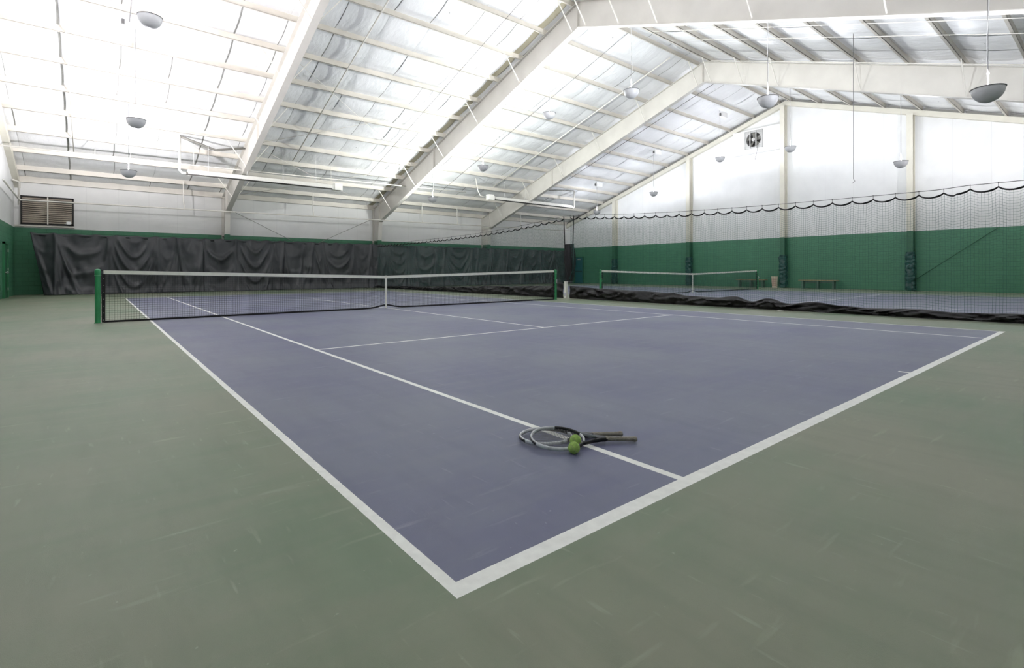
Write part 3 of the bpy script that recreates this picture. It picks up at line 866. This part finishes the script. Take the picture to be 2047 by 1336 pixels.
# ------------------------------------------------------------------ ballast boxes on the purlins
for (x, y, lab) in ((.12, 13.75, 'small white ballast box on the purlin behind the highest left lamp'), (.12, 18.4, 'small grey ballast box on the purlin above the second left lamp'), (27.6, 18.4, 'small ballast box on the purlin above the lamp left of the second gable column'), (27.2, 23.05, 'small ballast box on the purlin above the far corner lamp'), (27.9, 14.0, 'small ballast box near the ridge above the lamp left of the fan')):
    z = roofz(y)-.38
    t = thing('ballast_box', (x, y, z), lab, 'ballast box', 'ballast boxes on the roof purlins')
    MB().box((x-.3, y-.10, z-.28), (x+.3, y+.08, z)).build('housing', M_bowlwhite, t)
    MB().box((x-.38, y-.04, z-.24), (x-.3, y+.04, z-.1)).build('junction', M_wiredk, t)

# ------------------------------------------------------------------ exhaust fan on the gable wall
t = thing('exhaust_fan', (X1-.3, 13.75, 9.3), 'square exhaust fan in a white boxed panel set high in the gable wall', 'fan')
fx = X1-.34; yc, zc, h = 13.75, 9.3, .56
m = MB()
# face plate with round hole (ring of quads)
K = 32
for k in range(K):
    a0, a1 = 2*PI*k/K, 2*PI*(k+1)/K
    def sq(a):
        c, s = math.cos(a), math.sin(a); q = h/max(abs(c), abs(s)); return (yc+c*q, zc+s*q)
    def ci(a): return (yc+.46*math.cos(a), zc+.46*math.sin(a))
    p = [sq(a0), sq(a1), ci(a1), ci(a0)]
    m.quad([(fx, y_, z_) for y_, z_ in p])
    m.quad([(fx, *ci(a0)), (fx, *ci(a1)), (fx+.3, *ci(a1)), (fx+.3, *ci(a0))])
for a, b in (((yc-h, zc-h), (yc+h, zc-h+.03)), ((yc-h, zc+h-.03), (yc+h, zc+h)), ((yc-h, zc-h), (yc-h+.03, zc+h)), ((yc+h-.03, zc-h), (yc+h, zc+h))):
    m.box((fx-.03, a[0], a[1]), (fx+.3, b[0], b[1]))
m.build('fan_housing', M_galv, t)
MB().tube([(fx+.28, yc, zc), (fx+.285, yc, zc)], .46, 32).build('dark_backing', M_dark, t)
for k in range(5):
    a = 2*PI*k/5+.3; b = MB()
    def bl(u, v):
        r = .08+.35*u; w = (.10+.14*u)*(v-.5)
        return (fx+.14+.10*(v-.5), yc+r*math.cos(a)-w*math.sin(a), zc+r*math.sin(a)+w*math.cos(a))
    b.grid(bl, 4, 3); o = b.build('blade', M_flex, t); so = o.modifiers.new('t', 'SOLIDIFY'); so.thickness = .006
MB().tube([(fx-.02, yc, zc), (fx+.2, yc, zc)], .11, 16).build('motor', M_galv, t)
for dy in (-.17, .20):
    MB().box((fx-.05, yc+dy-.03, zc-h), (fx-.03, yc+dy+.03, zc+h)).build('support_bar', M_galv, t)
g = MB()
for k in range(9):
    z_ = zc-.4+.1*k
    g.tube([(fx-.06, yc-.5, z_), (fx-.06, yc-.03, z_)], .006, 4)
g.build('wire_guard', M_flex, t)
m = MB()
for a, b, c, d in ((12.14, yc-h, 8.45, 9.95), (yc+h, 15.1, 8.45, 9.95), (yc-h, yc+h, 8.45, zc-h), (yc-h, yc+h, zc+h, 9.95)):
    m.box((X1-.30, a, c), (X1, b, d))
m.build('boxed_board', M_bowlwhite, t)
pipe('fan_pull_cord', [(fx-.08, 13.45, 8.95), (fx-.10, 13.5, 8.4), (fx-.08, 13.62, 8.05), (fx-.08, 13.62, 7.98)], .012, M_wiredk, 'grey pull cord hanging down below the exhaust fan', 'cord', None, 6)

# ------------------------------------------------------------------ benches, bin
def bench(ya, yb, label):
    x = 31.0; t = thing('bench', (x, (ya+yb)/2, 0), label, 'bench', 'benches by the gable wall')
    MB().box((x-.18, ya, .45), (x+.18, yb, .50)).build('seat', M_bench, t)
    MB().box((x-.03, ya+.15, .34), (x+.03, yb-.15, .42)).build('stretcher', M_benchleg, t)
    for f in (.1, .5, .9):
        y = ya+(yb-ya)*f
        MB().box((x-.15, y-.045, 0), (x+.15, y+.045, .45)).build('leg', M_benchleg, t)
bench(12.9, 14.75, 'long wooden bench left of the bin, behind the far net post')
bench(9.0, 11.0, 'long wooden bench right of the tallest gable wall column')
t = thing('waste_bin', (30.9, 12.36, 0), 'tall beige waste bin beside the bench against the green wall', 'bin')
o = MB().lathe((30.9, 12.36, 0), [(.14, 0), (.145, .02), (.185, .64), (.195, .65), (.195, .69), (.18, .69), (.175, .64), (.14, .05), (.01, .04)], 24).build('bin_body', M_bin, t); smooth_angle(o, 40)
for k in range(5):
    a = PI+(-2+k)*.32
    p = MB(); p.hull8([(30.9+(.152+j*.034)*math.cos(a+d), 12.36+(.152+j*.034)*math.sin(a+d), .1+j*.45) for j in (0, 1) for d in (-.06, .06)]+[(30.9+(.14+j*.034)*math.cos(a+d), 12.36+(.14+j*.034)*math.sin(a+d), .1+j*.45) for j in (0, 1) for d in (-.06, .06)])
    p.v = []; p.f = []; p.m = []
    p.tube([(30.9+.151*math.cos(a), 12.36+.151*math.sin(a), .10), (30.9+.180*math.cos(a), 12.36+.180*math.sin(a), .58)], .016, 6)
    p.build('stripe', M_binslot, t)

# ------------------------------------------------------------------ doors
m = MB(); m.box((X1-.05, 28.55, 0), (X1+.01, 29.45, 2.2)); d = struct(m.build('door_1', M_teal), 'teal door by the far corner of the gable wall')
fr = MB()
for a, b, c, e in ((28.47, 28.55, 0, 2.28), (29.45, 29.53, 0, 2.28), (28.47, 29.53, 2.2, 2.28)): fr.box((X1-.07, a, c), (X1+.01, b, e))
fr.build('door_frame', M_doorg, d, org=(0,0,0))
MB().box((X1-.12, 28.65, 1.0), (X1-.05, 29.35, 1.05)).build('door_handle', M_dark, d, org=(0,0,0))
MB().box((X1-.10, 28.75, 2.0), (X1-.05, 29.1, 2.08)).build('door_closer', M_metal, d, org=(0,0,0))
m = MB(); m.box((X0-.01, 26.62, 0), (X0+.05, 27.55, 2.15)); d = struct(m.build('door_2', M_doorg), 'green door in the left wall near the corner')
fr = MB()
for a, b, c, e in ((26.54, 26.62, 0, 2.23), (27.55, 27.63, 0, 2.23), (26.54, 27.63, 2.15, 2.23)): fr.box((X0-.01, a, c), (X0+.08, b, e))
fr.build('door_frame', mat('door_frame_green', (44,116,76), .4), d, org=(0,0,0))
MB().box((X0+.05, 26.7, 1.0), (X0+.12, 27.3, 1.04)).box((X0+.05, 27.28, .97), (X0+.10, 27.36, 1.07)).build('door_handle', M_metal, d, org=(0,0,0))
for z in (.35, 1.15, 1.9): MB().tube([(X0+.07, 27.55, z-.05), (X0+.07, 27.55, z+.05)], .015, 8).build('hinge', M_metal, d, org=(0,0,0))

# ------------------------------------------------------------------ rackets
def racket(loc, ang, tilt, roll, label, light):
    """local frame: butt at the origin, head along +x, lying in the xy plane"""
    t = thing('tennis_racket', loc, label, 'tennis racket', 'tennis rackets on the court')
    t.rotation_euler = (roll, tilt, ang); t.scale = (.94, 1.08, .97)
    L = .685; a, b = .168, .132; cx = L-a-.008
    Zv = (0, 0, 1)
    def el(th): 
        # slightly egg shaped hoop
        return (cx+a*math.cos(th), b*math.sin(th)*(1+.04*math.cos(th)), 0)
    def hoop(th0, th1, n, nm, M, r=.0075, r2=.0125):
        o = MB().tube([el(th0+(th1-th0)*i/n) for i in range(n+1)], r, 10, r2=r2, upv=Zv).build(nm, M, t, smooth=True, org=(0,0,0)); return o
    hoop(-1.6, 2.35, 44, 'hoop', M_rwhite)
    hoop(2.32, 2.75, 8, 'hoop_shoulder', M_rblack)
    hoop(-2.75, -1.57, 12, 'hoop_shoulder', M_rblack)
    hoop(2.72, 2*PI-2.72, 14, 'throat_bridge', M_rwhite, .006, .011)
    # bumper guard
    o = MB().tube([(el(th)[0]+.006*math.cos(th), el(th)[1]+.006*math.sin(th), 0) for th in [-.55+1.1*i/16 for i in range(17)]], .004, 6, r2=.009, upv=Zv).build('bumper_guard', M_rblack, t, smooth=True, org=(0,0,0))
    for s in (1, -1):
        e = el(s*2.62)
        pts = [e, (e[0]-.035, e[1]*.80, 0), (e[0]-.075, e[1]*.50, 0), (.235, s*.014, 0), (.20, s*.009, 0)]
        MB().tube(pts, [.0075, .0075, .008, .009, .009], 10, r2=.0115, upv=Zv).build('throat_arm', M_rblack if s > 0 else M_rgrey, t, smooth=True, org=(0,0,0))
    MB().tube([(.19, 0, 0), (.26, 0, 0)], [.0165, .016], 8, r2=.0125, upv=Zv).build('shaft', M_rblack, t, org=(0,0,0))
    g = [(.0, .0165), (.006, .0185), (.014, .0182), (.022, .0158), (.185, .0150), (.195, .0165), (.20, .016)]
    o = MB().tube([(x, 0, 0) for x, _ in g], [r for _, r in g], 8, r2=.0145, upv=Zv).build('grip', M_grip, t, org=(0,0,0)); smooth_angle(o, 50)
    MB().tube([(-.003, 0, 0), (.001, 0, 0)], .015, 8, r2=.013, upv=Zv).build('butt_cap', M_rgrey, t, org=(0,0,0))
    s = MB(); n = 16
    for i in range(1, n):
        y = -b+2*b*i/n; xx = a*math.sqrt(max(0, 1-(y/b)**2))
        if xx > .03: s.tube([(cx-xx, y, .0008*(-1)**i), (cx+xx, y, -.0008*(-1)**i)], .0006, 4)
    n = 19
    for i in range(1, n):
        x = -a+2*a*i/n; yy = b*math.sqrt(max(0, 1-(x/a)**2))
        if yy > .03: s.tube([(cx+x, -yy, .0), (cx+x, yy, 0)], .0006, 4)
    s.build('strings', M_string, t, org=(0,0,0))
    return t
ang = math.atan2(.59, -.807)
racket((1.655, .610+.055, .020), math.atan2(1.035-.665, 1.105-1.655), 0.0, 0, 'white and black tennis racket underneath, its head showing at the left', False)
racket((1.640, .545, .020), math.atan2(.945-.545, 1.08-1.64), -.035, math.radians(-7), 'white and black tennis racket lying on top of the other, with brown-grey grip', True)
def ball(loc, label):
    t = thing('tennis_ball', loc, label, 'tennis ball', 'tennis balls by the rackets')
    m = MB(); x, y, z = loc; R = .0335
    prof = [(max(.0005, R*math.sin(a)), -R*math.cos(a)) for a in [PI*i/24 for i in range(25)]]
    m.lathe(loc, prof, 36); m.build('felt', M_ball, t, smooth=True)
    pts = []
    for i in range(80):
        u = 2*PI*i/80; A = .44*PI
        th = PI/2-(PI/2-.72)*math.cos(2*u)*.72; ph = u+.0*math.sin(4*u)
        v = Vector((math.sin(th)*math.cos(ph), math.sin(th)*math.sin(ph), math.cos(th)))
        pts.append(Vector(loc)+v*R*1.0)
    MB().tube(pts, .0011, 5, closed=True).build('seam', M_ballseam, t, smooth=True)
ball((1.212, .652, .0335), 'bright yellow-green tennis ball in front of the other one')
ball((1.294, .718, .0335+.008), 'yellow-green tennis ball behind, resting on the racket strings')
tag(MB().box((12.62, 4.30, .001), (12.72, 4.42, .012)).build('tape_scrap', M_band, org=(12.67, 4.36, 0)), 'tiny pale scrap on the green floor by the divider skirt', 'scrap')

# ------------------------------------------------------------------ world, camera
w = bpy.data.worlds.new('World'); SC.world = w; w.use_nodes = True
w.node_tree.nodes['Background'].inputs[0].default_value = (.5, .5, .5, 1); w.node_tree.nodes['Background'].inputs[1].default_value = .05

cam = bpy.data.cameras.new('Camera'); co = bpy.data.objects.new('Camera', cam); COL.objects.link(co); SC.camera = co
W, H = 2047., 1336.
F = 1015.7
cam.sensor_fit = 'HORIZONTAL'; cam.sensor_width = 36; cam.lens = 36*F/W
cam.shift_x = 0; cam.shift_y = (542.4-668)/W
cam.clip_end = 200; cam.clip_start = .05
yaw, rl = .6863, -.0018
f = Vector((math.sin(yaw), math.cos(yaw), 0)); s0 = Vector((math.cos(yaw), -math.sin(yaw), 0)); u0 = Vector((0, 0, 1))
s = s0*math.cos(rl)+u0*math.sin(rl); u = -s0*math.sin(rl)+u0*math.cos(rl)
Mx = Matrix((( s.x, u.x, -f.x, -.8803), (s.y, u.y, -f.y, -1.352), (s.z, u.z, -f.z, 1.034), (0, 0, 0, 1)))
co.matrix_world = Mx

SC.view_settings.view_transform = 'Standard'; SC.view_settings.look = 'None'
SC.view_settings.gamma = 1; SC.view_settings.use_curve_mapping = False
SC.view_settings.exposure = 1.68
SC.cycles.max_bounces = 10; SC.cycles.diffuse_bounces = 8; SC.cycles.glossy_bounces = 3; SC.cycles.transparent_max_bounces = 8
SC.cycles.sample_clamp_indirect = 40
